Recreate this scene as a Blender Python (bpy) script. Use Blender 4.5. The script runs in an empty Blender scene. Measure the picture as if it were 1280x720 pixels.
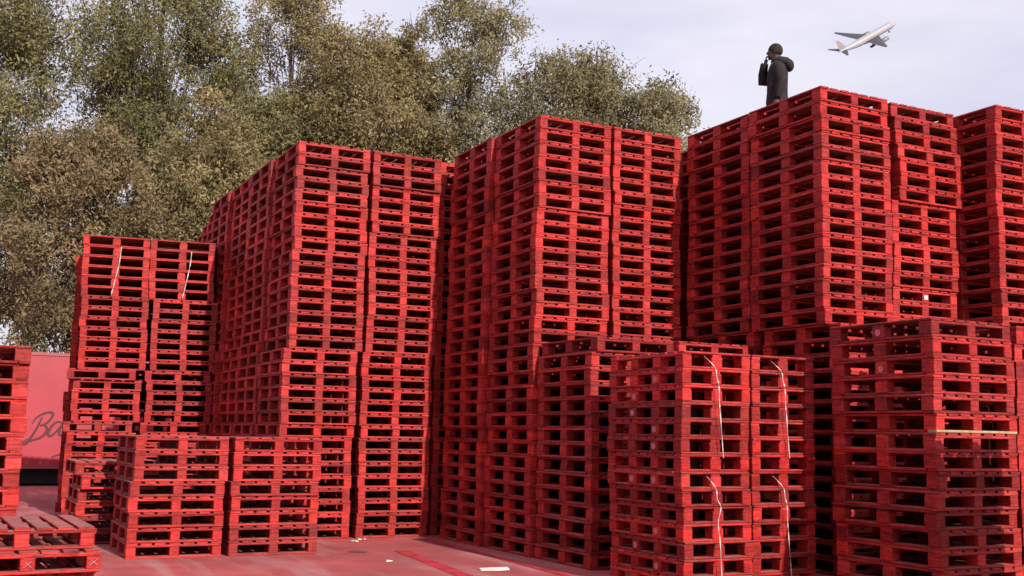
import bpy, math, random
import numpy as np
from mathutils import Vector, Matrix

R = math.radians
scene = bpy.context.scene
C = scene.collection

# ------------------------------------------------------------------ camera
YAW, PITCH, ROLL, CAM_H = R(26.85), R(7.45), R(1.0), 1.387
fw = Vector((math.sin(YAW)*math.cos(PITCH), math.cos(YAW)*math.cos(PITCH), math.sin(PITCH)))
rt0 = Vector((math.cos(YAW), -math.sin(YAW), 0)); up0 = rt0.cross(fw)
rt = rt0*math.cos(ROLL) + up0*math.sin(ROLL)
up = up0*math.cos(ROLL) - rt0*math.sin(ROLL)
cam = bpy.data.cameras.new('camera'); cam_o = bpy.data.objects.new('camera', cam); C.objects.link(cam_o)
m = Matrix.Identity(4)
for i in range(3):
    m[i][0] = rt[i]; m[i][1] = up[i]; m[i][2] = -fw[i]
m[2][3] = CAM_H
cam_o.matrix_world = m
cam.sensor_fit = 'HORIZONTAL'; cam.sensor_width = 36; cam.lens = 1391.5/1280*36
cam.clip_start = .1; cam.clip_end = 20000
scene.camera = cam_o

# ------------------------------------------------------------------ sky, sun, exposure
SUN_AZ, SUN_EL = R(4.2), R(26)          # azimuth from -Y towards +X
to_sun = Vector((math.sin(SUN_AZ)*math.cos(SUN_EL), -math.cos(SUN_AZ)*math.cos(SUN_EL), math.sin(SUN_EL)))
w = bpy.data.worlds.new('World'); scene.world = w; w.use_nodes = True
nt = w.node_tree; N = nt.nodes; K = nt.links
for n in list(N): N.remove(n)
out = N.new('ShaderNodeOutputWorld'); bg = N.new('ShaderNodeBackground'); bg.inputs['Strength'].default_value = .1
sky = N.new('ShaderNodeTexSky'); sky.sky_type = 'NISHITA'; sky.sun_disc = False
sky.sun_elevation = SUN_EL; sky.sun_rotation = R(180) - SUN_AZ
sky.air_density = 1.0; sky.dust_density = 2.0; sky.ozone_density = 1.0
tc = N.new('ShaderNodeTexCoord'); mp = N.new('ShaderNodeMapping'); mp.inputs['Scale'].default_value = (1.2, 1.2, 4.0)
nz = N.new('ShaderNodeTexNoise'); nz.inputs['Scale'].default_value = 2.2; nz.inputs['Detail'].default_value = 6; nz.inputs['Roughness'].default_value = .55
rp = N.new('ShaderNodeValToRGB'); rp.color_ramp.elements[0].position = .3; rp.color_ramp.elements[1].position = .72
rp.color_ramp.elements[0].color = (.74,.74,.74,1); rp.color_ramp.elements[1].color = (.97,.97,.97,1)
mx = N.new('ShaderNodeMix'); mx.data_type = 'RGBA'
K.new(tc.outputs['Generated'], mp.inputs['Vector']); K.new(mp.outputs[0], nz.inputs['Vector']); K.new(nz.outputs['Fac'], rp.inputs['Fac'])
K.new(rp.outputs['Color'], mx.inputs['Factor']); K.new(sky.outputs[0], mx.inputs['A'])
n_c = N.new('ShaderNodeTexNoise'); n_c.inputs['Scale'].default_value = 3.0; n_c.inputs['Detail'].default_value = 5; n_c.inputs['Distortion'].default_value = .4
K.new(mp.outputs[0], n_c.inputs['Vector'])
r_c = N.new('ShaderNodeValToRGB'); r_c.color_ramp.elements[0].position = .38; r_c.color_ramp.elements[1].position = .66
r_c.color_ramp.elements[0].color = (7.0, 6.9, 8.6, 1); r_c.color_ramp.elements[1].color = (8.6, 8.3, 9.3, 1)   # thin high cloud over the whole sky
K.new(n_c.outputs['Fac'], r_c.inputs['Fac']); K.new(r_c.outputs['Color'], mx.inputs['B'])
K.new(mx.outputs['Result'], bg.inputs['Color']); K.new(bg.outputs[0], out.inputs['Surface'])
sl = bpy.data.lights.new('sun', 'SUN'); sl.energy = 5.0; sl.angle = R(.6); sl.color = (1, .93, .82)
so = bpy.data.objects.new('sun', sl); C.objects.link(so)
so.rotation_euler = to_sun.to_track_quat('Z', 'Y').to_euler(); so.location = (10, -30, 30)
vs = scene.view_settings; vs.view_transform = 'Standard'; vs.look = 'None'; vs.exposure = .17; vs.gamma = 1; vs.use_curve_mapping = False

# ------------------------------------------------------------------ materials
def new_mat(name):
    mt = bpy.data.materials.new(name); mt.use_nodes = True
    nt = mt.node_tree; b = nt.nodes['Principled BSDF']
    return mt, nt, nt.nodes, nt.links, b
def simple(name, col, rough=.6, spec=.3, metal=0, noise=0, scale=8):
    mt, nt, N, K, b = new_mat(name)
    b.inputs['Base Color'].default_value = (*col, 1); b.inputs['Roughness'].default_value = rough
    b.inputs['Specular IOR Level'].default_value = spec; b.inputs['Metallic'].default_value = metal
    if noise:
        t = N.new('ShaderNodeTexCoord'); n = N.new('ShaderNodeTexNoise'); n.inputs['Scale'].default_value = scale; n.inputs['Detail'].default_value = 5
        r = N.new('ShaderNodeValToRGB'); r.color_ramp.elements[0].position = .3; r.color_ramp.elements[1].position = .7
        r.color_ramp.elements[0].color = (*[c*(1-noise) for c in col], 1); r.color_ramp.elements[1].color = (*[min(1, c*(1+noise)) for c in col], 1)
        K.new(t.outputs['Object'], n.inputs['Vector']); K.new(n.outputs['Fac'], r.inputs['Fac']); K.new(r.outputs[0], b.inputs['Base Color'])
    return mt
def mixc(N, K, fac, a, b, mode='MIX'):
    x = N.new('ShaderNodeMix'); x.data_type = 'RGBA'; x.blend_type = mode
    for s, v in (('Factor', fac), ('A', a), ('B', b)):
        if hasattr(v, 'links'): K.new(v, x.inputs[s])
        elif s == 'Factor': x.inputs[s].default_value = v
        else: x.inputs[s].default_value = (*v, 1)
    return x.outputs['Result']
def ramp(N, K, src, p0, p1, c0=(0,0,0), c1=(1,1,1)):
    r = N.new('ShaderNodeValToRGB'); e = r.color_ramp.elements
    e[0].position = p0; e[1].position = p1; e[0].color = (*c0, 1); e[1].color = (*c1, 1)
    K.new(src, r.inputs['Fac']); return r.outputs[0]
def paint(name, stuff):
    """weathered red pallet paint: colour varies from pallet to pallet and from board to board"""
    mt, nt, N, K, b = new_mat(name)
    tc = N.new('ShaderNodeTexCoord')
    if stuff:
        at = N.new('ShaderNodeAttribute'); at.attribute_name = 'tint'; tint = at.outputs['Color']; rnd = at.outputs['Alpha']; vec = tc.outputs['Object']
    else:
        oi = N.new('ShaderNodeObjectInfo'); tint = oi.outputs['Color']; rnd = oi.outputs['Random']
        ml = N.new('ShaderNodeMath'); ml.operation = 'MULTIPLY'; ml.inputs[1].default_value = 90; K.new(rnd, ml.inputs[0])
        va = N.new('ShaderNodeVectorMath'); va.operation = 'ADD'; K.new(tc.outputs['Object'], va.inputs[0]); K.new(ml.outputs[0], va.inputs[1]); vec = va.outputs[0]
    base = ramp(N, K, rnd, 0, 1, (.39, .017, .016), (.61, .030, .027))
    base = mixc(N, K, 1.0, base, tint, 'MULTIPLY')
    n1 = N.new('ShaderNodeTexNoise'); n1.inputs['Scale'].default_value = 5; n1.inputs['Detail'].default_value = 6; n1.inputs['Roughness'].default_value = .65; K.new(vec, n1.inputs['Vector'])
    n2 = N.new('ShaderNodeTexNoise'); n2.inputs['Scale'].default_value = 22; n2.inputs['Detail'].default_value = 5; n2.inputs['Roughness'].default_value = .7; K.new(vec, n2.inputs['Vector'])
    mott = ramp(N, K, n1.outputs['Fac'], .3, .75, (.52, .52, .52), (1.22, 1.22, 1.22))
    base = mixc(N, K, 1.0, base, mott, 'MULTIPLY')
    scuff = ramp(N, K, n2.outputs['Fac'], .60, .74)
    base = mixc(N, K, mixc(N, K, 1, scuff, (.5,.5,.5), 'MULTIPLY'), base, (.36, .13, .11))
    dirt = ramp(N, K, n2.outputs['Fac'], .32, .46, (1,1,1), (0,0,0))
    base = mixc(N, K, mixc(N, K, 1, dirt, (.65,.65,.65), 'MULTIPLY'), base, (.05, .012, .012))
    mp3 = N.new('ShaderNodeMapping'); mp3.inputs['Scale'].default_value = (7, 7, 95); K.new(vec, mp3.inputs['Vector'])
    n3 = N.new('ShaderNodeTexNoise'); n3.inputs['Scale'].default_value = 1; n3.inputs['Detail'].default_value = 4; n3.inputs['Roughness'].default_value = .6; K.new(mp3.outputs[0], n3.inputs['Vector'])
    base = mixc(N, K, 1.0, base, ramp(N, K, n3.outputs['Fac'], .34, .52, (.50,.46,.46), (1.06,1.06,1.06)), 'MULTIPLY')      # grime caught in the grain
    base = mixc(N, K, ramp(N, K, n3.outputs['Fac'], .66, .76, (0,0,0), (.45,.45,.45)), base, (.50, .17, .14))               # scraped paint
    # trodden and rained-on upper faces have lost paint and hold dust
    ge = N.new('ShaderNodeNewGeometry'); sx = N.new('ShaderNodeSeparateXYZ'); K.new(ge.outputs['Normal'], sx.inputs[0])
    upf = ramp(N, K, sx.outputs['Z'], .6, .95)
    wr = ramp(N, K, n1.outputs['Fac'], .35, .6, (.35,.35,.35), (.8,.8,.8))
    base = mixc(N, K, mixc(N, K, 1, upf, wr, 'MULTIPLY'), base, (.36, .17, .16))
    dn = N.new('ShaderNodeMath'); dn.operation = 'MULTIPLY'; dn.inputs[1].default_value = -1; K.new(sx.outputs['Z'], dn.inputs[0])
    base = mixc(N, K, ramp(N, K, dn.outputs[0], .6, .9, (0,0,0), (.75,.75,.75)), base, (.12, .052, .036))    # bare brown undersides, darkened further to paint shade into the openings
    K.new(base, b.inputs['Base Color'])
    b.inputs['Roughness'].default_value = .62; b.inputs['Specular IOR Level'].default_value = .25
    bp = N.new('ShaderNodeBump'); bp.inputs['Strength'].default_value = .25; bp.inputs['Distance'].default_value = .004
    K.new(n2.outputs['Fac'], bp.inputs['Height']); K.new(bp.outputs[0], b.inputs['Normal'])
    return mt
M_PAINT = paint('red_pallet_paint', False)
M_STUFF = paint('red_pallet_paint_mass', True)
M_BARE = simple('bare_pine', (.36, .26, .14), .7, .2, 0, .25, 14)
M_STAMP = simple('faded_white_stamp', (.48, .17, .17), .8, .1, 0, .3, 60)
M_CHALK = simple('chalk_mark', (.50, .22, .21), .9, .05)
M_STRAP = simple('white_plastic_strap', (.6, .54, .52), .35, .5)
M_STICKER = simple('white_sticker', (.60, .50, .50), .5, .3)

def ground_mat():
    mt, nt, N, K, b = new_mat('red_dusted_concrete')
    tc = N.new('ShaderNodeTexCoord'); v = tc.outputs['Object']
    def nz(s, d=6, r=.6, vec=v):
        n = N.new('ShaderNodeTexNoise'); n.inputs['Scale'].default_value = s; n.inputs['Detail'].default_value = d; n.inputs['Roughness'].default_value = r; K.new(vec, n.inputs['Vector']); return n.outputs['Fac']
    big = nz(.35, 4); mid = nz(1.6, 6, .65); fine = nz(28, 6, .7)
    mp = N.new('ShaderNodeMapping'); mp.inputs['Rotation'].default_value = (0,0,R(8)); mp.inputs['Scale'].default_value = (2.2, .25, 1); K.new(v, mp.inputs['Vector'])
    streak = nz(1.4, 6, .6, mp.outputs[0])
    c = ramp(N, K, mid, .3, .72, (.36, .060, .064), (.54, .125, .125))
    c = mixc(N, K, ramp(N, K, streak, .48, .66, (0,0,0), (.8,.8,.8)), c, (.50, .23, .23))
    c = mixc(N, K, ramp(N, K, big, .45, .65, (0,0,0), (.7,.7,.7)), c, (.29, .085, .09))
    c = mixc(N, K, 1, c, ramp(N, K, fine, .25, .7, (.78,.78,.78), (1.1,1.1,1.1)), 'MULTIPLY')
    K.new(c, b.inputs['Base Color'])
    b.inputs['Roughness'].default_value = .85; b.inputs['Specular IOR Level'].default_value = .2
    bp = N.new('ShaderNodeBump'); bp.inputs['Strength'].default_value = .3; bp.inputs['Distance'].default_value = .006
    K.new(fine, bp.inputs['Height']); K.new(bp.outputs[0], b.inputs['Normal'])
    return mt
M_GROUND = ground_mat()
M_LINE = simple('worn_red_floor_paint', (.45, .035, .05), .75, .25, 0, .35, 5)

# ------------------------------------------------------------------ helpers
def mesh_from(name, verts, faces, mat=None, smooth=False):
    me = bpy.data.meshes.new(name); me.from_pydata([tuple(v) for v in verts], [], faces); me.update()
    if mat: me.materials.append(mat)
    if smooth:
        for p in me.polygons: p.use_smooth = True
    return me
def obj(name, me, parent=None, loc=(0,0,0), rot=(0,0,0)):
    o = bpy.data.objects.new(name, me); C.objects.link(o); o.location = loc; o.rotation_euler = rot
    if parent: o.parent = parent
    return o
def tag(o, label=None, cat=None, group=None, kind=None):
    if label: o['label'] = label
    if cat: o['category'] = cat
    if group: o['group'] = group
    if kind: o['kind'] = kind
    return o
class MB:
    def __init__(s): s.v = []; s.f = []
    def add(s, v, f):
        k = len(s.v); s.v += [tuple(x) for x in v]; s.f += [tuple(i+k for i in q) for q in f]; return s
    def box(s, x0, x1, y0, y1, z0, z1):
        return s.add([(x0,y0,z0),(x1,y0,z0),(x1,y1,z0),(x0,y1,z0),(x0,y0,z1),(x1,y0,z1),(x1,y1,z1),(x0,y1,z1)],
                     [(0,3,2,1),(4,5,6,7),(0,1,5,4),(1,2,6,5),(2,3,7,6),(3,0,4,7)])
    def tube(s, pts, rad, n=8, caps=True):
        pts = [Vector(p) for p in pts]
        if not hasattr(rad, '__len__'): rad = [rad]*len(pts)
        rings = []; prev = None
        for i, p in enumerate(pts):
            d = (pts[min(i+1, len(pts)-1)] - pts[max(i-1, 0)]).normalized()
            a = prev if prev is not None else (Vector((1,0,0)) if abs(d.x) < .8 else Vector((0,1,0)))
            a = (a - d*a.dot(d)).normalized(); prev = a; b = d.cross(a)
            rings.append([p + (a*math.cos(2*math.pi*k/n) + b*math.sin(2*math.pi*k/n))*rad[i] for k in range(n)])
        v = [q for r in rings for q in r]; f = []
        for i in range(len(rings)-1):
            for k in range(n): f.append((i*n+k, i*n+(k+1)%n, (i+1)*n+(k+1)%n, (i+1)*n+k))
        if caps: f.append(tuple(range(n-1, -1, -1))); f.append(tuple((len(rings)-1)*n+k for k in range(n)))
        return s.add(v, f)
    def mesh(s, name, mat, smooth=False): return mesh_from(name, s.v, s.f, mat, smooth)
    def build(s, name, mat, parent=None, loc=(0,0,0), rot=(0,0,0), smooth=False):
        return obj(name, s.mesh(name, mat, smooth), parent, loc, rot)

# ------------------------------------------------------------------ ground
gm = MB().box(-600, 700, -300, 1500, -.5, 0)
tag(gm.build('ground', M_GROUND), kind='structure')
def floor_line(x0, y0, x1, y1, wd, name='floor_marking'):
    a = Vector((x0,y0,.004)); b = Vector((x1,y1,.004)); d = (b-a).normalized(); n = Vector((-d.y,d.x,0))*wd/2
    k = 14; v = []; f = []; rr = random.Random(5)
    for i in range(k+1):
        p = a.lerp(b, i/k); e = rr.uniform(.93, 1.05); v += [p-n*e, p+n*e]
        if i: f.append((2*i-2, 2*i-1, 2*i+1, 2*i))
    tag(obj(name, mesh_from(name, v, f, M_LINE)), kind='structure')
floor_line(4.35, 7.2, 4.92, 12.5, .17)
floor_line(5.55, 7.0, 5.75, 13.9, .10)

# ------------------------------------------------------------------ pallets
def boxes_a(W=1.0, D=1.2):
    """deck boards run front to back; their ends and the gaps between them show at the front"""
    o = []; n = 7; bw = .113; gp = (W - n*bw)/(n-1)
    for i in range(n): o.append(('deck_board', i*(bw+gp)+bw/2, D/2, .15025, bw, D, .0205))
    for y in (.0725, D/2, D-.0725): o.append(('stringer', W/2, y, .1280, W-.006, .137, .023))
    for x in (.05, W/2, W-.05):
        for y in (.0725, D/2, D-.0725): o.append(('block', x, y, .0702, .1, .138, .092))
    for y in (.05, D-.05): o.append(('bottom_board', W/2, y + (.005 if y < .5 else -.005), .0118, W, .1, .0230))
    for x in (.05, W/2, W-.05): o.append(('bottom_board', x + (.004 if x < .1 else -.004 if x > W-.1 else 0), D/2, .0116, .1, D-.216, .0224))
    return o
def boxes_b(W=.77, D=1.2, H=.154, ny=4):
    """deck boards run side to side; more blocks along the long side"""
    o = []; n = 9; bw = .112; gp = (D - n*bw)/(n-1); k = H/.154
    for i in range(n): o.append(('deck_board', W/2, i*(bw+gp)+bw/2, .1425*k, W, bw, .020*k))
    for x in (.048, W/2, W-.048): o.append(('stringer', x, D/2, .1210*k, .096, D-.004, .0225*k))
    for x in (.05, W/2, W-.05):
        for j in range(ny):
            y = .062 + (D-.124)*j/(ny-1)
            o.append(('block', x, y, .0645*k, .1 if x != W/2 else .12, .12, .0900*k))
    for y in (.05, D-.05): o.append(('bottom_board', W/2, y + (.005 if y < .5 else -.005), .0098*k, W, .1, .0185*k))
    for x in (.05, W/2, W-.05): o.append(('bottom_board', x + (.004 if x < .1 else -.004 if x > W-.1 else 0), D/2, .0096*k, .1, D-.216, .0180*k))
    return o
TYPES = {'a': (boxes_a(), .162, 1.0, 1.2), 'b': (boxes_b(), .154, .77, 1.2), 'c': (boxes_b(1.0, 1.2, .162, 3), .162, 1.0, 1.2)}
_cache = {}
def board_mesh(sx, sy, sz, var):
    key = (round(sx,3), round(sy,3), round(sz,4), var)
    if key in _cache: return _cache[key]
    rr = random.Random(hash(key) & 0xffff)
    ax = 0 if (sx >= sy and sx >= sz) else (1 if sy >= sz else 2)
    if key[0] < .2 and key[1] < .2: ax = 2
    dims = [sx, sy, sz]; L = dims[ax]; oth = [i for i in range(3) if i != ax]
    a, b = dims[oth[0]]/2, dims[oth[1]]/2; ch = min(.0055, .22*min(a, b)*2)
    prof = [(-a+ch,-b),(a-ch,-b),(a,-b+ch),(a,b-ch),(a-ch,b),(-a+ch,b),(-a,b-ch),(-a,-b+ch)]
    vs = []
    for e, t in enumerate((-L/2, L/2)):
        for (p, q) in prof:
            c = [0,0,0]; c[ax] = t; j = .0015
            c[oth[0]] = p + rr.uniform(-j, j)*(a > .03); c[oth[1]] = q
            if ax != 2: c[ax] += (-1 if e == 0 else 1)*rr.uniform(-.006, 0)
            vs.append(tuple(c))
    fs = [tuple(range(7,-1,-1)), tuple(range(8,16))] + [(k, (k+1)%8, 8+(k+1)%8, 8+k) for k in range(8)]
    if ax == 1: fs = [tuple(reversed(f)) for f in fs]
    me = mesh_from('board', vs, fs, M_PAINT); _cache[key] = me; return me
_st = {}
def stamp_mesh():
    if 's' not in _st:
        n = 14; v = [(0, .032*math.cos(2*math.pi*i/n), .030*math.sin(2*math.pi*i/n)) for i in range(n)]
        v += [(-.0015, y, z) for (_, y, z) in v]
        f = [tuple(range(n, 2*n))[::-1]] + [(i, (i+1)%n, n+(i+1)%n, n+i) for i in range(n)]
        _st['s'] = mesh_from('stamp', v, f, M_STAMP)
    return _st['s']
WORDS = 'topmost second third fourth fifth sixth seventh eighth ninth tenth eleventh twelfth thirteenth fourteenth fifteenth sixteenth seventeenth eighteenth nineteenth twentieth'.split()
def ordinal(i):
    if i < 20: return WORDS[i]
    t = 'twenty' if i < 29 else 'thirty'
    k = (i+1) - (20 if i < 29 else 30)
    return ('thirtieth' if i == 29 else t + '-' + ('first' if k == 1 else WORDS[k-1]))
GROUP = 'red wooden pallets stacked in the yard'
mass = []                                        # boxes of the pallets beyond the 300 largest
count = [0]
PLACED = {}
def tint(rr, wear):
    t = rr.choice([1, 1.04, 1.10, 1.0, .95, .88, .80, .68])*(1 - wear*rr.uniform(.3, 1))
    g = rr.uniform(.85, 1.5) + wear*rr.uniform(0, .9)
    return (t, t*g, t*g, 1)
def pallet(kind, loc, yaw, col, label, seed, stamps=0, bare=None, chalk=False, sticker=False):
    bx, H, W, D = TYPES[kind]; rr = random.Random(seed)
    root = obj('pallet', None, None, loc, (0,0,yaw)); root.empty_display_size = .2
    tag(root, label, 'pallet', GROUP); count[0] += 1
    for bi, (nm, x, y, z, sx, sy, sz) in enumerate(bx):
        jx, jy = ((0,0) if nm == 'block' else (rr.uniform(-.004,.004), rr.uniform(-.005,.005)))
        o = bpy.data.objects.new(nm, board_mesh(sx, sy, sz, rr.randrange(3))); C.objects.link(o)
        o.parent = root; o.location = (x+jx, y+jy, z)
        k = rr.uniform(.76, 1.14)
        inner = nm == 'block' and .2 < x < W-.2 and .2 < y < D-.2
        o.color = (col[0]*k*.30, col[1]*k*2.0, col[2]*k*1.7, 1) if inner else (col[0]*k, col[1]*k, col[2]*k, 1)  # inner blocks tinted dark brown, painting in the shade of the openings
        if bare and nm == bare[0] and abs(y-bare[1]) < .02 and sx > .5:
            o.data = o.data.copy(); o.data.materials[0] = M_BARE; o['label'] = 'pale unpainted replacement board'
    if stamps:
        for (nm, x, y, z, sx, sy, sz) in bx:
            if nm == 'block' and x < .06 and .1 < y < D-.1 and rr.random() < stamps:
                s = obj('stamp', stamp_mesh(), root, (x-sx/2-.0008, y, z))
    if sticker:
        MB().box(W/2-.028, W/2+.028, -.0005, .004, .045, .095).build('sticker', M_STICKER, root)
    if chalk:
        for cx in (W/2, W-.05):
            mb = MB()
            for sg in (1, -1):
                mb.tube([(cx-.022-.006*sg, -.0008, .07-.020*sg), (cx+.026, -.0008, .072+.022*sg)], .0022, 5)
            mb.build('chalk_mark', M_CHALK, root)
    return root
def column(key, x, y, spec, desc=None, yaw=0, indiv=0, skip=0, jit=.013, seed=1, groups=(), wear=0, stamps=0, single=None, bare_at=None, chalk_at=(), special=None, sticker_at=None):
    """spec: list of (kind, n) from the ground up. The top `indiv` pallets are things of their own, the rest go to the mass.
    groups: list of (first index from the ground, dx, dy, dyaw) - forklift loads set down a little off each other."""
    rr = random.Random(seed*7919 + 13)
    kinds = [k for k, n in spec for _ in range(n)]; n = len(kinds); z = 0
    gdx = gdy = gyw = 0
    cy, sy_ = math.cos(yaw), math.sin(yaw)
    for i, k in enumerate(kinds):
        for (gi, dx, dy, dyw) in groups:
            if i == gi: gdx, gdy, gyw = dx, dy, dyw
        dx = gdx + rr.uniform(-jit, jit); dy = gdy + rr.uniform(-jit, jit); a = yaw + gyw + R(rr.uniform(-.7, .7))
        if single and i in single: dx += single[i][0]; dy += single[i][1]
        lx, ly = x + dx*cy - dy*sy_, y + dx*sy_ + dy*cy
        col = tint(rr, wear); ft = n-1-i
        if ft < indiv and ft >= skip:
            lab = 'red pallet, ' + ('topmost of ' if ft == 0 else ordinal(ft) + ' down in ') + desc
            if special and ft in special: lab = special[ft]
            pallet(k, (lx, ly, z), a, col, lab, seed*100+i, stamps, ('bottom_board', .05) if bare_at == ft else None, ft in chalk_at, sticker_at == ft)
        else:
            mass.append((k, lx, ly, z, a, col, seed*100+i))
        z += TYPES[k][1]
    PLACED[key] = z

A = 'a'
# the low pair and the small stacks in the yard
column('f1', 1.845, 12.52, [(A, 8)], 'the low stack nearer the trailer', indiv=8, seed=3, jit=.012, groups=[(0,-.01,0,0),(5,.03,.02,R(.6))])
column('f2', 2.905, 12.50, [(A, 8)], 'the low stack nearer the tall block', indiv=8, seed=4, jit=.012, groups=[(5,.02,.03,0)])
column('s2', 1.50, 14.25, [(A, 6)], 'the half hidden stack behind the low pair', indiv=6, seed=5, jit=.015, single={4: (.03,-.10), 5: (-.05,.06)})
column('bl', .08, 8.92, [(A, 4)], 'the knee-high pile with weathered decks', yaw=R(2.5), indiv=4, seed=7, jit=.01, single={2: (.05,-.11), 1: (.03,-.03)}, wear=.1, chalk_at=(1,))
# stack turned with its long side to the yard
TYPES['d'] = ([(nm, 1.2-y, x, z, sy, sx, sz) for (nm, x, y, z, sx, sy, sz) in boxes_a()], .162, 1.2, 1.0)
column('fl', -.53, 11.1, [('d', 13)], 'the stack standing before the lettered trailer', indiv=13, seed=6, jit=.014, groups=[(6,.02,.02,0)])
column('fl2', -.55, 12.14, [('d', 13)], seed=95)
# stepped stack beside the trailer
sy0 = R(-8); sx_, sy_ = 1.78, 18.40
gS = [(0,-.06,-.12,0),(8,-.02,-.06,R(.5)),(13,.0,-.03,0),(14,.02,0,R(-.4)),(21,0,.02,0)]
column('s_a', sx_, sy_, [(A, 21), ('c', 6)], 'the outer column of the stepped stack', yaw=sy0, indiv=21, seed=8, groups=gS, single={13: (-.11,-.08), 8: (-.09,-.06)})
column('s_b', sx_+1.035*math.cos(sy0), sy_+1.035*math.sin(sy0), [(A, 21), ('c', 6)], 'the inner column of the stepped stack', yaw=sy0, indiv=20, seed=9, groups=[(0,-.03,-.10,0),(9,.03,-.04,0),(13,.05,0,0),(21,-.03,.02,0)], single={13:(-.05,0)})
for k in (1, 2, 3):
    column('s_c%d' % k, sx_+.17*k-.20, sy_+1.23*k, [(A, 26 if k == 1 else 13)], yaw=sy0, seed=10+k, groups=[(12,.06,0,0)])
    column('s_d%d' % k, sx_+.17*k+.84, sy_+1.23*k-.14, [(A, 26 if k == 1 else 13)], yaw=sy0, seed=14+k)
# tall block behind the low pair
LG = [(0,-.10,-.03,0),(8,-.07,-.02,R(.3)),(15,.0,0,0),(23,.02,.01,0)]
column('l1', 3.91, 14.08, [(A, 32)], 'the tall stack rising behind the low pair', indiv=27, seed=20, groups=LG)
column('l2', 4.97, 14.08, [(A, 32)], 'the tall stack meeting the inner corner', indiv=32, seed=21, groups=[(0,-.05,0,0),(15,.0,0,0),(25,.02,0,0)])
column('l3', 6.02, 14.22, [(A, 32)], seed=22)
for k in range(1, 7):
    column('lb%d' % k, (3.88, 3.91, 3.86, 4.02, 4.18, 4.32)[k-1], 14.08+1.24*k, [(A, 32)], seed=22+k, groups=[(0,-.09,0,0),(9,-.05,0,0),(16,0,0,0),(25,.01,0,0)])
column('lc1', 4.97, 15.36, [(A, 32)], seed=31); column('lc2', 6.02, 15.46, [(A, 32)], seed=32); column('lc3', 7.1, 13.95, [(A, 32)], seed=33); column('lc4', 4.95, 16.62, [(A, 32)], seed=34); column('mc', 8.19, 12.78, [(A, 32)], seed=35)
for k_, (x_, y_) in enumerate(((7.12, 15.22), (6.04, 16.72), (7.12, 16.50), (8.2, 14.05))): column('ld%d' % k_, x_, y_, [(A, 32)], seed=36+k_)
# tall middle block
column('m1', 6.10, 11.40, [(A, 32)], 'the tall corner stack of the middle block', indiv=32, seed=40, groups=[(0,-.07,-.04,0),(7,-.05,-.03,0),(16,-.02,0,0),(24,.0,0,R(.3)),(29,.03,.02,0)])
column('m2', 7.16, 11.42, [(A, 32)], 'the middle tall stack touching the block under the man', indiv=17, seed=41, groups=[(0,0,0,0),(16,.0,0,0),(25,.01,0,0)])
column('ma', 6.06, 12.65, [(A, 32)], seed=42, groups=[(0,-.06,-.03,0),(16,-.02,0,0),(25,.0,0,0)])
column('mb', 7.12, 12.66, [(A, 32)], seed=43)
# mid-height stacks in front of it
column('c1', 6.10, 10.14, [(A, 15)], 'the dark stack beside the strapped pair', indiv=15, seed=44, jit=.014, wear=.12, groups=[(0,-.02,-.04,0),(8,0,0,0),(14,.05,-.02,R(1.5))])
column('c2', 7.13, 10.16, [(A, 15)], 'the stack hidden behind the strapped pair', indiv=1, seed=45, groups=[(14,.02,-.1,R(1))])
# tall block under the man
column('r1', 8.22, 8.92, [(A, 32)], 'the tall corner stack below the standing man', indiv=16, seed=50, groups=[(0,.03,-.16,0),(8,.03,-.18,0),(16,.0,0,0),(25,.0,0,R(.3))])
column('rl', 8.20, 10.15, [(A, 32)], 'the tall stack directly behind the corner below the man', indiv=16, seed=51, groups=[(0,0,-.10,0),(16,0,0,0),(24,.01,0,0)])
column('r2', 9.27, 8.96, [(A, 32)], 'the tall stack with the jutting upper load', indiv=16, seed=52, sticker_at=13, groups=[(0,0,-.1,0),(16,-.01,0,0),(20,0,0,0),(25,.10,-.03,R(.8)),(29,.07,-.01,R(.8)),(31,.03,0,R(.6))])
column('r3', 10.36, 8.46, [(A, 32)], 'the tall stack next to the jutting load', indiv=15, seed=53, wear=.08, groups=[(0,0,-.05,0),(16,-.0,0,0),(28,.02,0,0)])
column('r4', 11.40, 8.46, [(A, 32)], seed=54)
column('rb2', 9.27, 10.19, [(A, 32)], seed=55); column('rb3', 10.36, 9.72, [(A, 32)], seed=56)
column('rm', 9.72, 11.44, [(A, 32)], seed=57); column('rm3', 10.80, 11.40, [(A, 32)], seed=58); column('rm4', 10.80, 12.66, [(A, 32)], seed=65); column('rm5', 11.86, 11.2, [(A, 32)], seed=66); column('rm6', 11.88, 12.45, [(A, 32)], seed=67); column('rm7', 11.88, 13.7, [(A, 32)], seed=68); column('rm2', 8.62, 11.50, [(A, 32)], seed=59)
# strapped pair
column('b1', 5.90, 8.22, [('b', 14)], 'the strapped stack showing its stamped long side', yaw=R(1), indiv=14, seed=60, jit=.008, stamps=.36, groups=[(0,.0,0,0),(5,-.035,-.02,0),(7,-.02,0,0),(11,.0,0,0)])
column('b2', 6.69, 8.25, [('b', 14)], 'the strapped stack tucked against its stamped twin', yaw=R(2), indiv=14, seed=61, jit=.008, groups=[(7,.0,-.01,0)])
# stack with the pale replacement board
column('g1', 7.42, 6.76, [(A, 15)], 'the dark stack with one pale board', yaw=R(1), indiv=15, seed=62, wear=.22, stamps=.25, bare_at=5, groups=[(0,.05,-.03,R(1.2)),(2,0,0,0),(13,.0,.0,R(.6))],
       special={5: 'red pallet with one pale unpainted bottom board, sixth down in its dark stack'})
column('g0', 7.32, 4.10, [(A, 13)], seed=64)          # stack just outside the picture that shades the dark stack
column('g2', 8.56, 6.86, [(A, 15)], seed=63, wear=.2)

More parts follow.
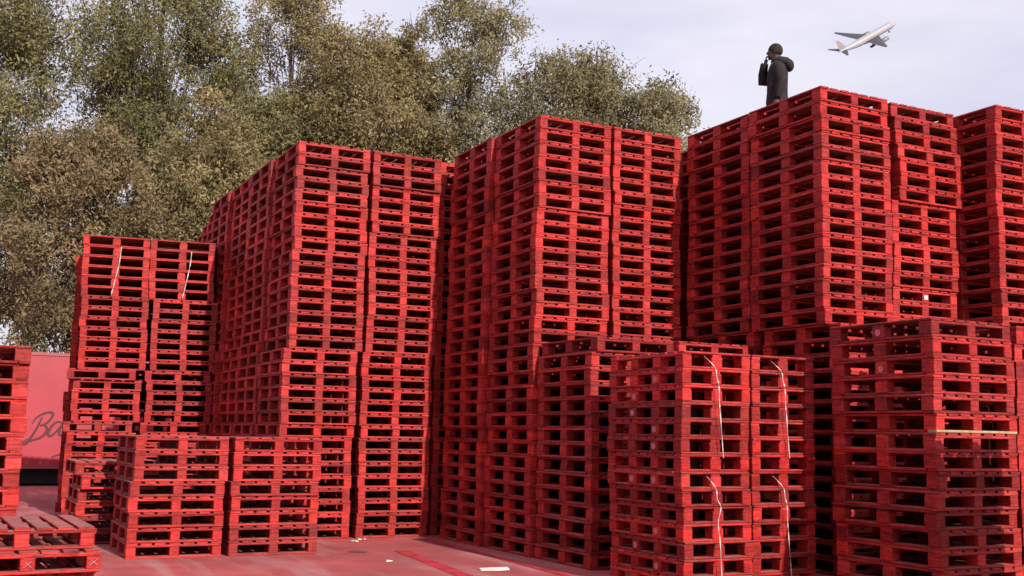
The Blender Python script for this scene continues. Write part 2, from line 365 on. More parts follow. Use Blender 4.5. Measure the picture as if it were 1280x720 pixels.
# unseen row added beyond the left edge to cut sky fill on left-facing sides
for k_ in range(12):
    column('y%d' % k_, -5.6 - .04*(k_ % 3), 1.5 + 1.24*k_, [(A, 30)], seed=70+k_, groups=[(8,.03,0,0),(16,-.02,.02,0)])
def build_mass():
    V = []; F = []; T = []
    cube = np.array([(-1,-1,-1),(1,-1,-1),(1,1,-1),(-1,1,-1),(-1,-1,1),(1,-1,1),(1,1,1),(-1,1,1)], float)/2
    cf = np.array([(0,3,2,1),(4,5,6,7),(0,1,5,4),(1,2,6,5),(2,3,7,6),(3,0,4,7)])
    k = 0
    for (kind, x, y, z, a, col, seed) in mass:
        rr = random.Random(seed); ca, sa = math.cos(a), math.sin(a)
        for (nm, bx, by, bz, sx, sy, sz) in TYPES[kind][0]:
            p = cube*(sx, sy, sz) + (bx, by, bz)
            q = np.empty_like(p); q[:,0] = x + p[:,0]*ca - p[:,1]*sa; q[:,1] = y + p[:,0]*sa + p[:,1]*ca; q[:,2] = z + p[:,2]
            V.append(q); F.append(cf + k); k += 8
            f = rr.uniform(.76, 1.14); T.append(np.tile((col[0]*f, col[1]*f, col[2]*f, rr.random()), (8,1)))
    V = np.concatenate(V); F = np.concatenate(F); T = np.concatenate(T)
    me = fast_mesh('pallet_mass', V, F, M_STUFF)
    at = me.color_attributes.new('tint', 'FLOAT_COLOR', 'POINT'); at.data.foreach_set('color', T.astype(np.float32).ravel())
    tag(obj('stacked_pallets', me), 'remaining red pallets in back and lower parts of the blocks, plus an added unseen row', 'pallets', GROUP, 'stuff')
def fast_mesh(name, V, F, mat, smooth=False):
    me = bpy.data.meshes.new(name); n = F.shape[1]
    me.vertices.add(len(V)); me.vertices.foreach_set('co', V.astype(np.float32).ravel())
    me.loops.add(F.size); me.loops.foreach_set('vertex_index', F.astype(np.int32).ravel())
    me.polygons.add(len(F)); me.polygons.foreach_set('loop_start', np.arange(0, F.size, n, dtype=np.int32))
    me.polygons.foreach_set('loop_total', np.full(len(F), n, np.int32))
    me.polygons.foreach_set('use_smooth', np.full(len(F), smooth, bool)); me.materials.append(mat); me.update(calc_edges=True); return me
build_mass()

# ------------------------------------------------------------------ loose straps
def strap(pts, label, grp, wd=.009, tail=None):
    q = [Vector(p) for p in pts]; pts = []; v = []; f = []; n = len(q)
    for i in range(n-1):
        p0, p1, p2, p3 = q[max(i-1,0)], q[i], q[i+1], q[min(i+2,n-1)]
        for t in (0, .25, .5, .75): pts.append(.5*(2*p1 + (p2-p0)*t + (2*p0-5*p1+4*p2-p3)*t*t + (3*p1-p0-3*p2+p3)*t**3))
    pts.append(q[-1])
    side = Vector((1, 0, 0)); th = Vector((0, -.0016, 0))
    k = 0
    for i in range(len(pts)-1):
        for s in range(2 if i < len(pts)-2 else 3):
            p = pts[i].lerp(pts[i+1], s/2)
            ww = wd*(.75 + .35*math.sin(k*1.3)); sd = (side*math.cos(.5*math.sin(k*.9)) + Vector((0,1,0))*math.sin(.5*math.sin(k*.9)))*ww/2
            v += [p-sd, p+sd, p+sd+th, p-sd+th]; k += 1
    for i in range(k-1):
        for a in range(4): f.append((4*i+a, 4*i+(a+1)%4, 4*i+4+(a+1)%4, 4*i+4+a))
    f += [(3,2,1,0), tuple(4*(k-1)+a for a in range(4))]
    o = obj('plastic_strap', mesh_from('plastic_strap', v, f, M_STRAP))
    tag(o, label, 'strap', grp)
def straps(x, y, z_top, z_bot, sh, lab, bulge=0):
    strap([(x, y+.10, z_top), (x+.05*sh, y-.004, z_top-.11), (x+.065*sh, y-.012, z_top-.20-bulge), (x+.08*sh+bulge, y-.022-bulge, z_top-.28), (x+.085*sh-bulge, y-.02, z_top-.42),
           (x+.10*sh, y-.016, (z_top+z_bot)/2-.1), (x+.13*sh, y-.014, z_bot)], lab, 'loose white straps on the pallets')
H = .154
straps(6.17, 8.185, 14*H-.03, 8*H-.03, 1, 'white strap down the upper half of the stamped stack')
straps(6.17, 8.165, 7*H-.03, 0*H+.10, .7, 'crumpled white strap down the lower half of the stamped stack', .012)
straps(6.97, 8.225, 14*H-.03, 8*H-.03, 1, 'white strap down the upper half of the tucked stack')
straps(6.97, 8.22, 7*H-.03, 0*H+.10, 1, 'white strap down the lower half of the tucked stack')
for (dx, lb) in ((.53, 'thin white strap on the top load of the stepped outer column'), (1.60, 'thin white strap on the top load of the stepped inner column')):
    px, py = sx_ + dx*math.cos(sy0) + .0, sy_ + dx*math.sin(sy0) - .02
    strap([(px+.03, py, 4.20), (px+.01, py-.012, 3.95), (px-.05, py-.014, 3.6), (px-.08, py-.012, 3.44)], lb, 'loose white straps on the pallets', .014)

# ------------------------------------------------------------------ litter on the ground
def sheet(name, pts, mat, label, cat, th=.006):
    n = len(pts); v = [(x, y, z+.002) for x, y, z in pts] + [(x, y, z+.002+th) for x, y, z in pts]
    f = [tuple(range(n-1,-1,-1)), tuple(range(n, 2*n))] + [(i, (i+1)%n, n+(i+1)%n, n+i) for i in range(n)]
    return tag(obj(name, mesh_from(name, v, f, mat)), label, cat)
M_PAPER = simple('white_paper', (.80, .76, .70), .8, .1, 0, .1, 9)
sheet('paper_sheet', [(5.00,10.46,0.0),(5.12,10.36,.004),(5.30,10.41,.0),(5.33,10.52,.012),(5.20,10.60,.004),(5.05,10.62,.0)], M_PAPER, 'crumpled sheet of white paper lying on the red ground', 'paper')
M_SPL = simple('grey_wood_splinter', (.10, .06, .055), .8, .1)
MB().tube([(4.28,12.50,.012),(4.38,12.44,.014),(4.47,12.40,.010)], [.008,.012,.005], 5).build('wood_splinter', M_SPL)
tag(bpy.data.objects['wood_splinter'], 'dark splinter of wood lying before the tall block', 'splinter')
rr = random.Random(2)
for i in range(7):
    x, y = 4.75 + rr.uniform(-.12,.22), 13.75 + rr.uniform(-.12,.12); s = rr.uniform(.015,.035); a = rr.uniform(0,3)
    pts = [(x+s*math.cos(a+t)*rr.uniform(.7,1.2), y+s*math.sin(a+t)*rr.uniform(.7,1.2), rr.uniform(0,.008)) for t in (0,1.3,2.6,3.9,5.1)]
    tag(sheet('wood_chip', pts, M_BARE if i % 2 else M_PAPER, 'small pale wood chip scattered before the tall block', 'wood chip', .008), group='wood chips on the ground')
tag(sheet('paper_scrap', [(4.36,11.48,0),(4.42,11.46,.006),(4.45,11.52,.0),(4.39,11.54,.008)], M_PAPER, 'tiny white paper scrap beside the painted line', 'paper'))
# white label on a block of the tall stack with the jutting load

# ------------------------------------------------------------------ trailer with script lettering
M_TRL = simple('faded_red_trailer_panel', (.32, .021, .036), .42, .45, 0, .12, 1.0)
M_TRIM = simple('trailer_rail', (.28, .045, .055), .4, .5)
M_DARK = simple('black_chassis', (.008, .007, .007), .7, .3)
M_TYRE = simple('tyre_rubber', (.018, .017, .017), .85, .2)
M_RIM = simple('wheel_rim', (.35, .33, .33), .4, .5, .7)
M_SCRIPT = simple('dark_script_paint', (.07, .012, .018), .5, .3)
tr = obj('box_trailer', None, None, (-6.4, 28.0, 0))
tag(tr, 'faded red box trailer with dark script lettering on its side', 'trailer')
TL, TW, Z0, Z1 = 12.4, 2.5, .42, 3.06
MB().box(0, TL, 0, TW, Z0+.06, Z1-.06).build('body', M_TRL, tr)
MB().box(-.02, TL+.02, -.025, TW+.025, Z1-.06, Z1+.01).build('top_rail', M_TRIM, tr)
MB().box(-.02, TL+.02, -.025, TW+.025, Z0-.02, Z0+.06).build('bottom_rail', M_TRIM, tr)
for x in (2.05, 4.10, 6.15, 7.7):
    MB().box(x, x+.03, -.012, 0, Z0+.06, Z1-.06).build('panel_seam', M_TRIM, tr)
MB().box(.1, TL-.1, .25, TW-.25, .05, Z0-.021).build('chassis', M_DARK, tr)
for wx in (1.2, 2.35):
    for wy in (.05, TW-.33):
        t = MB().tube([(wx, wy, .40), (wx, wy+.03, .40), (wx, wy+.25, .40), (wx, wy+.28, .40)], [.36, .40, .40, .36], 24).build('wheel', M_TYRE, tr)
        MB().tube([(wx, wy-.004, .40), (wx, wy+.01, .40)], [.20, .22], 20).build('rim', M_RIM, t)
for lx in (11.2,):
    for ly in (.3, TW-.42):
        MB().box(lx, lx+.12, ly, ly+.12, .03, .30).box(lx-.06, lx+.18, ly-.06, ly+.18, 0, .03).build('landing_leg', M_DARK, tr)
def ribbon(mb, pts, wds, y=-.004):
    """flat brush stroke on the trailer side (x along, z up)"""
    P_ = []; n = len(pts)
    for i in range(n-1):                                   # catmull-rom
        p0, p1, p2, p3 = pts[max(i-1,0)], pts[i], pts[i+1], pts[min(i+2,n-1)]
        for s in range(8):
            t = s/8
            P_.append(tuple(.5*((2*p1[k]) + (-p0[k]+p2[k])*t + (2*p0[k]-5*p1[k]+4*p2[k]-p3[k])*t*t + (-p0[k]+3*p1[k]-3*p2[k]+p3[k])*t**3) for k in (0,1)) + (wds[i]*(1-t)+wds[i+1]*t,))
    P_.append((*pts[-1], wds[-1])); v = []; f = []
    for i, (x, z, wd) in enumerate(P_):
        a, b = P_[max(i-1,0)], P_[min(i+1,len(P_)-1)]; d = Vector((b[0]-a[0], b[1]-a[1])); d = d.normalized() if d.length else Vector((1,0)); nx, nz = -d.y*wd/2, d.x*wd/2
        yy = y - .0004*(i % 3)
        v += [(x+nx, yy, z+nz), (x-nx, yy, z-nz)]
        if i: f.append((2*i-2, 2*i-1, 2*i+1, 2*i))
    mb.add(v, f)
def px2(x, y):          # lettering drawn on a 65 x 150 grid fitted to the visible panel bay
    return ((x-25)/65*1.10 + 8.06, Z1 - (y-440)/150*(Z1-Z0+.04))
lb_ = MB()
ribbon(lb_, [px2(*p) for p in ((49,523),(44,536),(37,549),(30,558),(27,556),(33,551))], [.035,.05,.06,.06,.04,.02])
ribbon(lb_, [px2(*p) for p in ((37,532),(42,524),(52,518),(61,517),(62,522),(56,530),(47,534))], [.02,.04,.05,.06,.06,.05,.03], -.006)
ribbon(lb_, [px2(*p) for p in ((47,534),(54,534),(56,541),(49,549),(38,553),(30,556))], [.03,.05,.065,.055,.05,.035], -.008)
ribbon(lb_, [px2(*p) for p in ((75,530),(68,529),(61,536),(58,545),(62,547),(70,539),(77,529))], [.03,.05,.06,.06,.05,.04,.04], -.006)
ribbon(lb_, [px2(*p) for p in ((77,529),(72,540),(74,546),(82,541),(88,534))], [.05,.06,.05,.04,.03], -.008)
ribbon(lb_, [px2(*p) for p in ((64,574),(74,571),(88,568),(96,566))], [.02,.045,.05,.03], -.006)
lb_.build('lettering', M_SCRIPT, tr)

# ------------------------------------------------------------------ trees
def leaf_mat(name, dark, mid, light):
    mt, nt, N, K, b = new_mat(name)
    at = N.new('ShaderNodeAttribute'); at.attribute_name = 'leaf'
    r = N.new('ShaderNodeValToRGB'); e = r.color_ramp.elements
    e[0].position = 0; e[0].color = (*dark, 1); e[1].position = 1; e[1].color = (*light, 1)
    x = e.new(.55); x.color = (*mid, 1)
    K.new(at.outputs['Fac'], r.inputs['Fac'])
    K.new(r.outputs[0], b.inputs['Base Color']); b.inputs['Roughness'].default_value = .6; b.inputs['Specular IOR Level'].default_value = .25
    tl = N.new('ShaderNodeBsdfTranslucent'); K.new(r.outputs[0], tl.inputs['Color'])
    mx = N.new('ShaderNodeMixShader'); mx.inputs[0].default_value = .28
    K.new(b.outputs[0], mx.inputs[1]); K.new(tl.outputs[0], mx.inputs[2]); K.new(mx.outputs[0], N['Material Output'].inputs['Surface'])
    return mt
LEAF = {'green': leaf_mat('olive_green_leaves', (.055,.058,.022), (.195,.178,.074), (.36,.32,.16)),
        'olive': leaf_mat('olive_brown_leaves', (.085,.070,.030), (.250,.205,.092), (.42,.35,.19)),
        'silver': leaf_mat('silvery_willow_leaves', (.090,.082,.040), (.245,.220,.115), (.40,.37,.22)),
        'rust': leaf_mat('rusty_autumn_leaves', (.075,.060,.028), (.210,.165,.080), (.38,.27,.16))}
M_BARK = simple('grey_brown_bark', (.075, .058, .045), .9, .1, 0, .35, 6)
def tree(label, x, y, h, spread, kind, seed, nleaf=34000, low=.16, trunk=.22, squash=1.0, lsize=.155, fill=1.08, lean=(0,0), nclump=95, name='willow_tree'):
    nleaf = int(nleaf*2.2)
    rg = np.random.default_rng(seed); rr = random.Random(seed)
    root = obj(name, None, None, (x, y, 0)); tag(root, label, 'tree', 'trees behind the pallet yard')
    mb = MB(); n = 9
    tp = [Vector((lean[0]*(i/n)**1.4*h + rr.uniform(-.12,.12)*(i > 0), lean[1]*(i/n)*h + rr.uniform(-.12,.12)*(i > 0), h*.86*i/n)) for i in range(n+1)]
    mb.tube(tp, [trunk*(1-.86*i/n) + .015 for i in range(n+1)], 8)
    def tpos(t):
        k = min(int(t*n), n-1); return tp[k].lerp(tp[k+1], t*n-k)
    clumps = []
    for i in range(nclump):
        # points through an uneven egg-shaped crown, most of them near its surface
        u = rg.random(); zf = low + (1-low)*u
        prof = math.sin(math.pi*min(1, max(.06, (zf-low)/(1-low)*.86+.10)))**.7
        r = spread*prof*math.sqrt(rg.uniform(.10, 1))*rg.uniform(.8, 1.12); a = rg.uniform(0, 2*math.pi)
        c0 = tpos(min(.98, zf*.98))
        c = Vector((c0.x + r*math.cos(a), c0.y + r*math.sin(a)*squash, h*zf*.95 + rg.uniform(-.3,.3)))
        clumps.append((c, rg.uniform(.55, 1.15)*(.75+.25*prof)*spread/2.7*fill, rg.random()))
        t0 = max(.10, min(.93, zf - .10 - .22*r/spread)); s0 = tpos(t0)
        mid = s0.lerp(c, .5) + Vector((rr.uniform(-.25,.25), rr.uniform(-.25,.25), rr.uniform(.0,.35)))
        rad = trunk*(.30 if i % 4 == 0 else .14)*(1-t0*.6)
        mb.tube([s0, s0.lerp(mid, .5)+Vector((0,0,.05)), mid, mid.lerp(c,.6)+Vector((0,0,.08)), c], [rad, rad*.8, rad*.6, rad*.4, .008], 5, False)
        for q in range(2):
            e = c + Vector((rr.gauss(0,1), rr.gauss(0,1), rr.gauss(.4,.7)))*clumps[-1][1]*.9
            mb.tube([mid.lerp(c,.7), c.lerp(e,.5), e], [.018, .012, .004], 4, False)
    mb.build('trunk', M_BARK, root, smooth=True)
    wts = np.array([c[1]**2 for c in clumps]); wts /= wts.sum()
    idx = rg.choice(len(clumps), nleaf, p=wts)
    cc = np.array([tuple(c[0]) for c in clumps]); cr_ = np.array([c[1] for c in clumps]); ct = np.array([c[2] for c in clumps])
    # leaves sit in small sprays inside each clump
    nsp = 16
    spd = rg.normal(size=(len(clumps), nsp, 3)); spd /= np.linalg.norm(spd, axis=2, keepdims=True)
    spd *= rg.uniform(.25, 1.0, (len(clumps), nsp, 1))**.6; spd[:,:,2] *= .8
    si = rg.integers(0, nsp, nleaf)
    off = spd[idx, si]*cr_[idx][:,None]*1.08
    pos = cc[idx] + off + rg.normal(size=(nleaf,3))*(.165*cr_[idx][:,None]) * (1,1,1.1)
    pos[:,2] = np.maximum(pos[:,2], .3)
    d = rg.normal(size=(nleaf,3)); d[:,2] -= .35; d /= np.linalg.norm(d, axis=1, keepdims=True)
    e = np.cross(d, rg.normal(size=(nleaf,3))); e /= np.linalg.norm(e, axis=1, keepdims=True)
    L = lsize*rg.uniform(.55, 1.25, nleaf)[:,None]; Wd = L*rg.uniform(.30, .5, nleaf)[:,None]
    nn = np.cross(d, e)*L*.12
    V = np.stack([pos - d*L*.5, pos + e*Wd*.5 + nn, pos + d*L*.5, pos - e*Wd*.5 + nn], 1).reshape(-1,3)
    F = np.arange(nleaf*4).reshape(-1,4)
    me = fast_mesh('crown', V, F, LEAF[kind])
    val = np.clip(.42*rg.random(nleaf) + .38*ct[idx] + .30*rg.random(len(clumps)*nsp)[idx*nsp+si] , 0, 1)
    at = me.attributes.new('leaf', 'FLOAT', 'POINT'); at.data.foreach_set('value', np.repeat(val, 4).astype(np.float32))
    obj('crown', me, root)
    return root
tree('tall dark olive tree rising beyond the far side of the trailer', -.1, 37.5, 18.5, 3.3, 'green', 101, 42000, .24, .24, nclump=150)
tree('tall green tree with dark boughs showing, high above the stepped stack', 6.0, 39.5, 20.0, 3.0, 'green', 102, 44000, .16, .22, nclump=165)
tree('tall loose tree with thin upper boughs behind the tall block', 11.2, 41.5, 19.8, 2.8, 'olive', 103, 34000, .2, .20, nclump=125)
tree('broad brownish olive tree with a full crown over the tall block', 12.1, 36.5, 15.9, 3.1, 'olive', 104, 40000, .22, .24, nclump=105)
tree('slender silvery tree with open crown between two broad trees', 16.3, 36.0, 18.3, 2.7, 'silver', 105, 24000, .28, .20, nclump=105)
tree('olive tree with a ragged crown between the full and the slender tree', 14.1, 37.0, 16.4, 2.3, 'olive', 112, 24000, .25, .18, nclump=85)
tree('rounded silvery tree above the middle tall block', 18.9, 33.2, 14.9, 3.3, 'silver', 106, 42000, .25, .22, nclump=115)
tree('low spreading silvery tree at the open end of the tree row', 21.2, 31.6, 13.9, 2.6, 'silver', 107, 34000, .25, .2)
tree('small rust-tinged tree right behind the trailer', 3.1, 33.0, 9.6, 2.6, 'rust', 108, 21000, .40, .14, nclump=75)
tree('leaning brown-green tree close behind the stepped stack', 6.6, 33.8, 11.5, 2.7, 'olive', 109, 34000, .16, .16, lean=(.02,0))
tree('dark undergrown tree in the gap beside the tall block', 9.2, 37.0, 13.0, 2.7, 'green', 110, 30000, .12, .18)
tree('low pale tree filling the dip between two tall blocks', 15.3, 34.2, 11.2, 2.6, 'olive', 111, 26000, .2, .16)

# ------------------------------------------------------------------ man on the pallets
def skin(verts, radii, edges, sub=1):
    me = bpy.data.meshes.new('sk'); me.from_pydata(verts, edges, []); me.update()
    o = bpy.data.objects.new('sk', me); C.objects.link(o)
    md = o.modifiers.new('s', 'SKIN'); sv = me.skin_vertices[0].data
    for i, r in enumerate(radii):
        sv[i].radius = r if isinstance(r, tuple) else (r, r); sv[i].use_root = (i == 0)
    if sub: s_ = o.modifiers.new('u', 'SUBSURF'); s_.levels = sub; s_.render_levels = sub
    dg = bpy.context.evaluated_depsgraph_get(); dg.update(); ev = o.evaluated_get(dg); r_ = ev.to_mesh()
    v = [tuple(p.co) for p in r_.vertices]; f = [tuple(p.vertices) for p in r_.polygons]
    ev.to_mesh_clear(); bpy.data.objects.remove(o); bpy.data.meshes.remove(me)
    return v, f
def fuse(mb, voxel):
    me = mesh_from('fz', mb.v, mb.f); o = bpy.data.objects.new('fz', me); C.objects.link(o)
    md = o.modifiers.new('r', 'REMESH'); md.mode = 'VOXEL'; md.voxel_size = voxel
    sm = o.modifiers.new('sm', 'SMOOTH'); sm.iterations = 2; sm.factor = .5
    dg = bpy.context.evaluated_depsgraph_get(); dg.update(); ev = o.evaluated_get(dg); r_ = ev.to_mesh()
    v = [tuple(p.co) for p in r_.vertices]; f = [tuple(p.vertices) for p in r_.polygons]
    ev.to_mesh_clear(); bpy.data.objects.remove(o); bpy.data.meshes.remove(me)
    out = MB(); out.add(v, f); return out
def ellipsoid(mb, c, r, nu=16, nv=10, keep=None):
    v = []; f = []
    for j in range(nv+1):
        th = math.pi*j/nv
        for i in range(nu):
            ph = 2*math.pi*i/nu
            v.append((c[0]+r[0]*math.sin(th)*math.cos(ph), c[1]+r[1]*math.sin(th)*math.sin(ph), c[2]+r[2]*math.cos(th)))
    for j in range(nv):
        for i in range(nu): f.append((j*nu+i, (j+1)*nu+i, (j+1)*nu+(i+1)%nu, j*nu+(i+1)%nu))
    mb.add(v, f)
M_SKIN = simple('skin', (.050, .034, .029), .55, .35, 0, .12, 20)
M_JACK = simple('black_brown_jacket', (.024, .019, .020), .8, .2, 0, .3, 12)
M_TROU = simple('dark_trousers', (.018, .018, .022), .85, .15)
M_HAIR = simple('short_dark_hair', (.026, .019, .017), .8, .2, 0, .3, 40)
M_SHOE = simple('dark_shoe', (.02, .018, .017), .6, .3)
M_PHONE = simple('phone_case', (.02, .02, .022), .35, .5)
def make_person():
    face_dir = -rt0                                       # looks along the row towards the trees
    yaw = math.atan2(face_dir.y, face_dir.x) - math.pi/2 - R(16)
    root = obj('person', None, None, (10.20, 11.95, 32*.162+.0005), (0,0,yaw))
    tag(root, 'person in a dark hooded jacket standing on the pallets, one hand raised to the face', 'person')
    b = MB()
    # skeleton facing +Y, left side -X
    V = [(0,0,.96),(0,-.005,1.10),(0,-.01,1.30),(0,-.01,1.45),(0,0,1.53),
         (.09,0,.92),(.10,.02,.50),(.10,-.01,.09),(-.09,0,.92),(-.10,-.02,.50),(-.10,-.05,.09),
         (.17,-.005,1.42),(.19,.19,1.27),(.070,.175,1.475),(-.17,-.02,1.42),(-.24,-.08,1.15),(-.215,-.02,.92)]
    Rr = [(.15,.10),(.135,.095),(.155,.105),(.12,.08),(.055,.06),
          .085,.058,.042,.085,.058,.042,.06,.046,.032,.06,.046,.032]
    Ed = [(0,1),(1,2),(2,3),(3,4),(0,5),(5,6),(6,7),(0,8),(8,9),(9,10),(3,11),(11,12),(12,13),(3,14),(14,15),(15,16)]
    b.add(*skin(V, Rr, Ed, 2))
    hy = .03
    ellipsoid(b, (0, hy-.01, 1.655), (.074, .094, .108)); ellipsoid(b, (0, hy+.03, 1.60), (.055, .062, .062))
    b.tube([(0,-.01,1.48),(0,.01,1.60)], [.058,.055], 12)
    b.tube([(0,hy+.083,1.665),(0,hy+.104,1.628)], [.010,.016], 8)                     # nose
    ellipsoid(b, (0,hy+.082,1.585), (.024,.012,.010), 10, 6); ellipsoid(b, (0,hy+.070,1.553), (.024,.018,.016), 10, 6)
    for s in (-1,1):
        ellipsoid(b, (s*.077, hy-.012, 1.645), (.010,.020,.032), 8, 6)                # ears
        ellipsoid(b, (s*.030, hy+.078, 1.682), (.020,.010,.008), 8, 6)                # brow
    for (px, py, pz, up_) in ((.085,.185,1.47,1), (-.212,.0,.875,-1)):                # hands: palm and five fingers
        if up_ > 0:
            ellipsoid(b, (.060,.155,1.525), (.040,.022,.048), 12, 8)
            for k, (ln, sp) in enumerate(((.072,-.028),(.080,-.010),(.076,.010),(.062,.027))):
                x0 = .058 - sp; b.tube([(x0,.152,1.552),(x0-.008,.145,1.552+ln*.5),(x0-.018,.128,1.552+ln*.85)], [.0095,.009,.0075], 7)
            b.tube([(.070,.145,1.51),(.054,.130,1.535),(.040,.122,1.562)], [.012,.011,.009], 7)
        else:
            ellipsoid(b, (px,py,pz-.02), (.024,.042,.050), 12, 8)
            for k, (ln, sp) in enumerate(((.070,.027),(.078,.010),(.074,-.009),(.060,-.026))):
                b.tube([(px,py+sp,pz-.055),(px+.006,py+sp,pz-.055-ln*.5),(px+.018,py+sp-.004,pz-.055-ln*.9)], [.0095,.009,.0075], 7)
            b.tube([(px,py+.035,pz-.01),(px+.008,py+.058,pz-.04),(px+.012,py+.060,pz-.07)], [.012,.011,.009], 7)
    bd = fuse(b, .0085).build('body', M_SKIN, root, smooth=True)
    for s in (-1,1):
        e = MB(); ellipsoid(e, (s*.030, hy+.078, 1.664), (.011,.008,.007), 8, 6); e.build('eye', simple('eye_white' if s < 0 else 'eye_white_b', (.5,.48,.46), .3, .5), root, smooth=True)
    # jacket
    j = MB()
    def loft(mb, rings, n=20):
        v = []; f = []
        for (cx, cy, z, rx, ry) in rings: v += [(cx+rx*math.cos(2*math.pi*k/n), cy+ry*math.sin(2*math.pi*k/n), z) for k in range(n)]
        for i in range(len(rings)-1):
            for k in range(n): f.append((i*n+k, i*n+(k+1)%n, (i+1)*n+(k+1)%n, (i+1)*n+k))
        f += [tuple(range(n-1,-1,-1)), tuple((len(rings)-1)*n+k for k in range(n))]
        mb.add(v, f)
    loft(j, [(0,0,.83,.195,.150),(0,0,.92,.200,.155),(0,-.005,1.05,.190,.145),(0,-.01,1.20,.195,.145),(0,-.015,1.34,.205,.145),(0,-.02,1.42,.190,.125),(0,-.02,1.48,.125,.095),(0,-.005,1.53,.085,.085)])
    j.tube([(.13,-.01,1.41),(.185,.05,1.38),(.195,.16,1.275),(.185,.205,1.265),(.140,.200,1.37),(.066,.168,1.515)], [.080,.082,.072,.070,.066,.056], 14)
    j.tube([(-.13,-.02,1.41),(-.20,-.04,1.36),(-.255,-.085,1.16),(-.24,-.05,1.04),(-.218,-.015,.925)], [.075,.078,.068,.062,.050], 14)
    for k in range(5):                                                               # soft folds down the flank
        j.tube([(-.185,-.06+.03*k,1.30-.02*k),(-.19,-.05+.03*k,1.12),(-.17,-.03+.03*k,.94)], [.010,.022,.010], 6)
    jk = fuse(j, .012).build('jacket', M_JACK, root, smooth=True)
    h = MB()                                                                         # hood lying on the back
    h.tube([(.10,.05,1.50),(.115,-.05,1.505),(.06,-.135,1.49),(-.06,-.135,1.49),(-.115,-.05,1.505),(-.10,.05,1.50)], [.034,.046,.060,.060,.046,.034], 10)
    ellipsoid(h, (0,-.175,1.440), (.120,.070,.090), 14, 8)
    fuse(h, .011).build('hood', M_JACK, root, smooth=True)
    t = MB()
    loft(t, [(0,0,.80,.165,.125),(0,0,.90,.172,.130),(0,0,1.0,.165,.125)])
    for sg, ky, ay in ((1,.02,-.01),(-1,-.02,-.05)):
        t.tube([(sg*.085,0,.90),(sg*.095,ky*.5,.70),(sg*.10,ky,.50),(sg*.10,(ky+ay)/2,.30),(sg*.10,ay,.075)], [.098,.092,.078,.070,.064], 14)
    fuse(t, .012).build('trousers', M_TROU, root, smooth=True)
    hr = MB(); ellipsoid(hr, (0, hy-.020, 1.672), (.090,.104,.108), 18, 12)
    hv = [(x, y, max(z, 1.605 + max(0, (y-hy+.01))*.95)) for x, y, z in hr.v]
    mesh_ = mesh_from('hair', hv, hr.f, M_HAIR, True); obj('hair', mesh_, root)
    for s, yy in ((1,-.01),(-1,-.05)):
        sh = MB(); ellipsoid(sh, (s*.10, yy+.06, .055), (.046,.135,.055), 14, 8)
        MB().add([(x,y,max(z,.0)) for x,y,z in sh.v], sh.f).build('shoe', M_SHOE, root, smooth=True)
    return root
make_person()

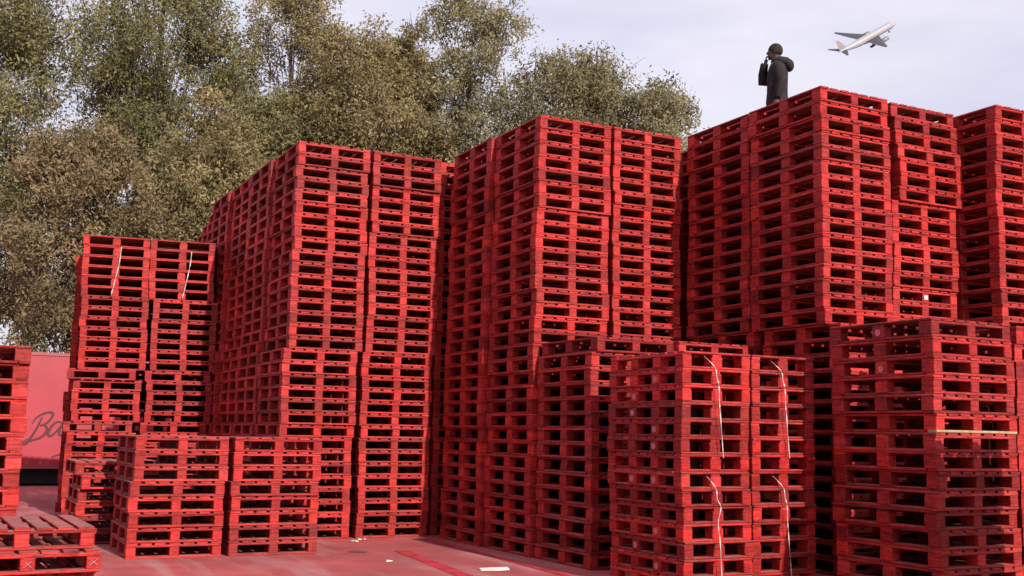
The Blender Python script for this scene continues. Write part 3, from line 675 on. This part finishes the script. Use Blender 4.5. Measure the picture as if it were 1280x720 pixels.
# ------------------------------------------------------------------ airliner
M_AIR = simple('white_aircraft_paint', (.33,.31,.32), .35, .5)
M_AIRD = simple('grey_shaded_underside', (.16,.155,.165), .45, .4)
M_WING = simple('grey_wing_skin', (.06,.06,.068), .45, .4)
M_ENG = simple('engine_cowl', (.20,.20,.21), .4, .5)
def airliner(nose, head, bank, L=62):
    h = Vector(head).normalized(); side = h.cross(Vector((0,0,1))).normalized(); u = side.cross(h)      # side = its right
    s2 = side*math.cos(bank) - u*math.sin(bank); u2 = s2.cross(h)
    root = obj('airliner', None); tag(root, 'white twin-engined airliner climbing with wheels down in the pale sky', 'airplane')
    mat = Matrix.Identity(4)
    for i in range(3): mat[i][0] = h[i]; mat[i][1] = -s2[i]; mat[i][2] = u2[i]; mat[i][3] = nose[i]
    root.matrix_world = mat
    # local frame: nose at origin, +X forward, +Y left, +Z up
    def prof(t):
        if t < .10: return (t/.10)**.5
        if t < .62: return 1.0
        return max(.05, 1-((t-.62)/.38)**1.5*.97)
    n = 24; r0 = 3.0; v = []; f = []; nr = 30
    for i in range(nr+1):
        t = max(.0004, (i/nr)**1.25) if i < 10 else None
        t = (i/nr)**1.3; t = max(t, .0003); r = r0*prof(t); zc = -.9*(1-min(1, t/.08))*.8 + max(0, (t-.62)/.38)**1.4*1.9
        for k in range(n):
            a = 2*math.pi*k/n; v.append((-t*L, r*math.cos(a), zc + r*math.sin(a)))
    for i in range(nr):
        for k in range(n): f.append((i*n+k, (i+1)*n+k, (i+1)*n+(k+1)%n, i*n+(k+1)%n))
    f += [tuple(range(n)), tuple(nr*n+k for k in range(n-1,-1,-1))]
    fu = obj('fuselage', mesh_from('fuselage', v, f, M_AIR, True), root)
    fu.data.materials.append(M_AIRD)
    for p in fu.data.polygons:
        if p.center.z < -.9: p.material_index = 1  # lower faces take the darker grey: shade put into the colour
    b = MB(); ellipsoid(b, (-.46*L, 0, -2.2), (9.5, 3.0, 1.5), 20, 10); b.build('belly_fairing', M_AIRD, root, smooth=True)
    def wing(name, x0, x1, tipx, tipc, y0, y1, z0, z1, th, mat, vertical=False):
        v = []; f = []
        for s in range(9):
            q = s/8; y = y0+(y1-y0)*q; z = z0+(z1-z0)*q**1.3; c = (x0-x1)*(1-q)+tipc*q; lx = x0*(1-q)+tipx*q; tt = th*(1-.7*q)
            for (cx, cz) in ((0,0),(.12,.5),(.4,.6),(1,0),(.4,-.4),(.12,-.35)):
                v.append((lx-cx*c, y, z+cz*tt) if not vertical else (lx-cx*c, cz*tt, y))
        for s in range(8):
            for k in range(6): f.append((s*6+k, s*6+(k+1)%6, (s+1)*6+(k+1)%6, (s+1)*6+k))
        f += [tuple(range(6)), tuple(8*6+k for k in range(5,-1,-1))]
        return obj(name, mesh_from(name, v, f, mat, False), root)
    for sg in (1,-1):
        wing('wing', -.33*L, -.53*L, -.60*L, 2.2, 2.2*sg, 27.0*sg, -1.6, 2.2, 1.5, M_WING)
        wing('tailplane', -.86*L, -.955*L, -.985*L, 1.9, 1.0*sg, 10.5*sg, 1.2, 2.0, .7, M_WING)
        en = MB().tube([(-.30*L, 9.6*sg, -3.0), (-.305*L, 9.6*sg, -3.0), (-.36*L, 9.6*sg, -3.0), (-.415*L, 9.6*sg, -2.8)], [1.55,1.75,1.7,1.0], 18).build('engine', M_ENG, root, smooth=True)
        MB().box(-.42*L, -.34*L, 9.6*sg-.25, 9.6*sg+.25, -2.4, -.6).build('pylon', M_ENG, en)
        g = MB().tube([(-.50*L, 5.4*sg, -1.9), (-.50*L, 5.4*sg, -5.2)], .28, 8).build('main_gear', M_AIRD, root)
        for wx in (-1.5, 0, 1.5): MB().tube([(-.50*L+wx, 5.4*sg-.9, -5.3), (-.50*L+wx, 5.4*sg+.9, -5.3)], .68, 14).build('wheel', M_TYRE, g)
    wing('fin', -.83*L, -.965*L, -.975*L, 2.6, 2.0, 11.5, 0, 0, .8, M_AIR, True)
    g = MB().tube([(-.115*L, 0, -2.6), (-.115*L, 0, -4.9)], .22, 8).build('nose_gear', M_AIRD, root)
    MB().tube([(-.115*L, -.6, -5.0), (-.115*L, .6, -5.0)], .5, 14).build('wheel', M_TYRE, g)
away = Vector((math.sin(YAW), math.cos(YAW), 0))
airliner((651.3, 621.2, 330.3), rt0*.80 + away*.24 + Vector((0,0,.52)), R(33))
print('individual pallets', count[0], 'mass pallets', len(mass))
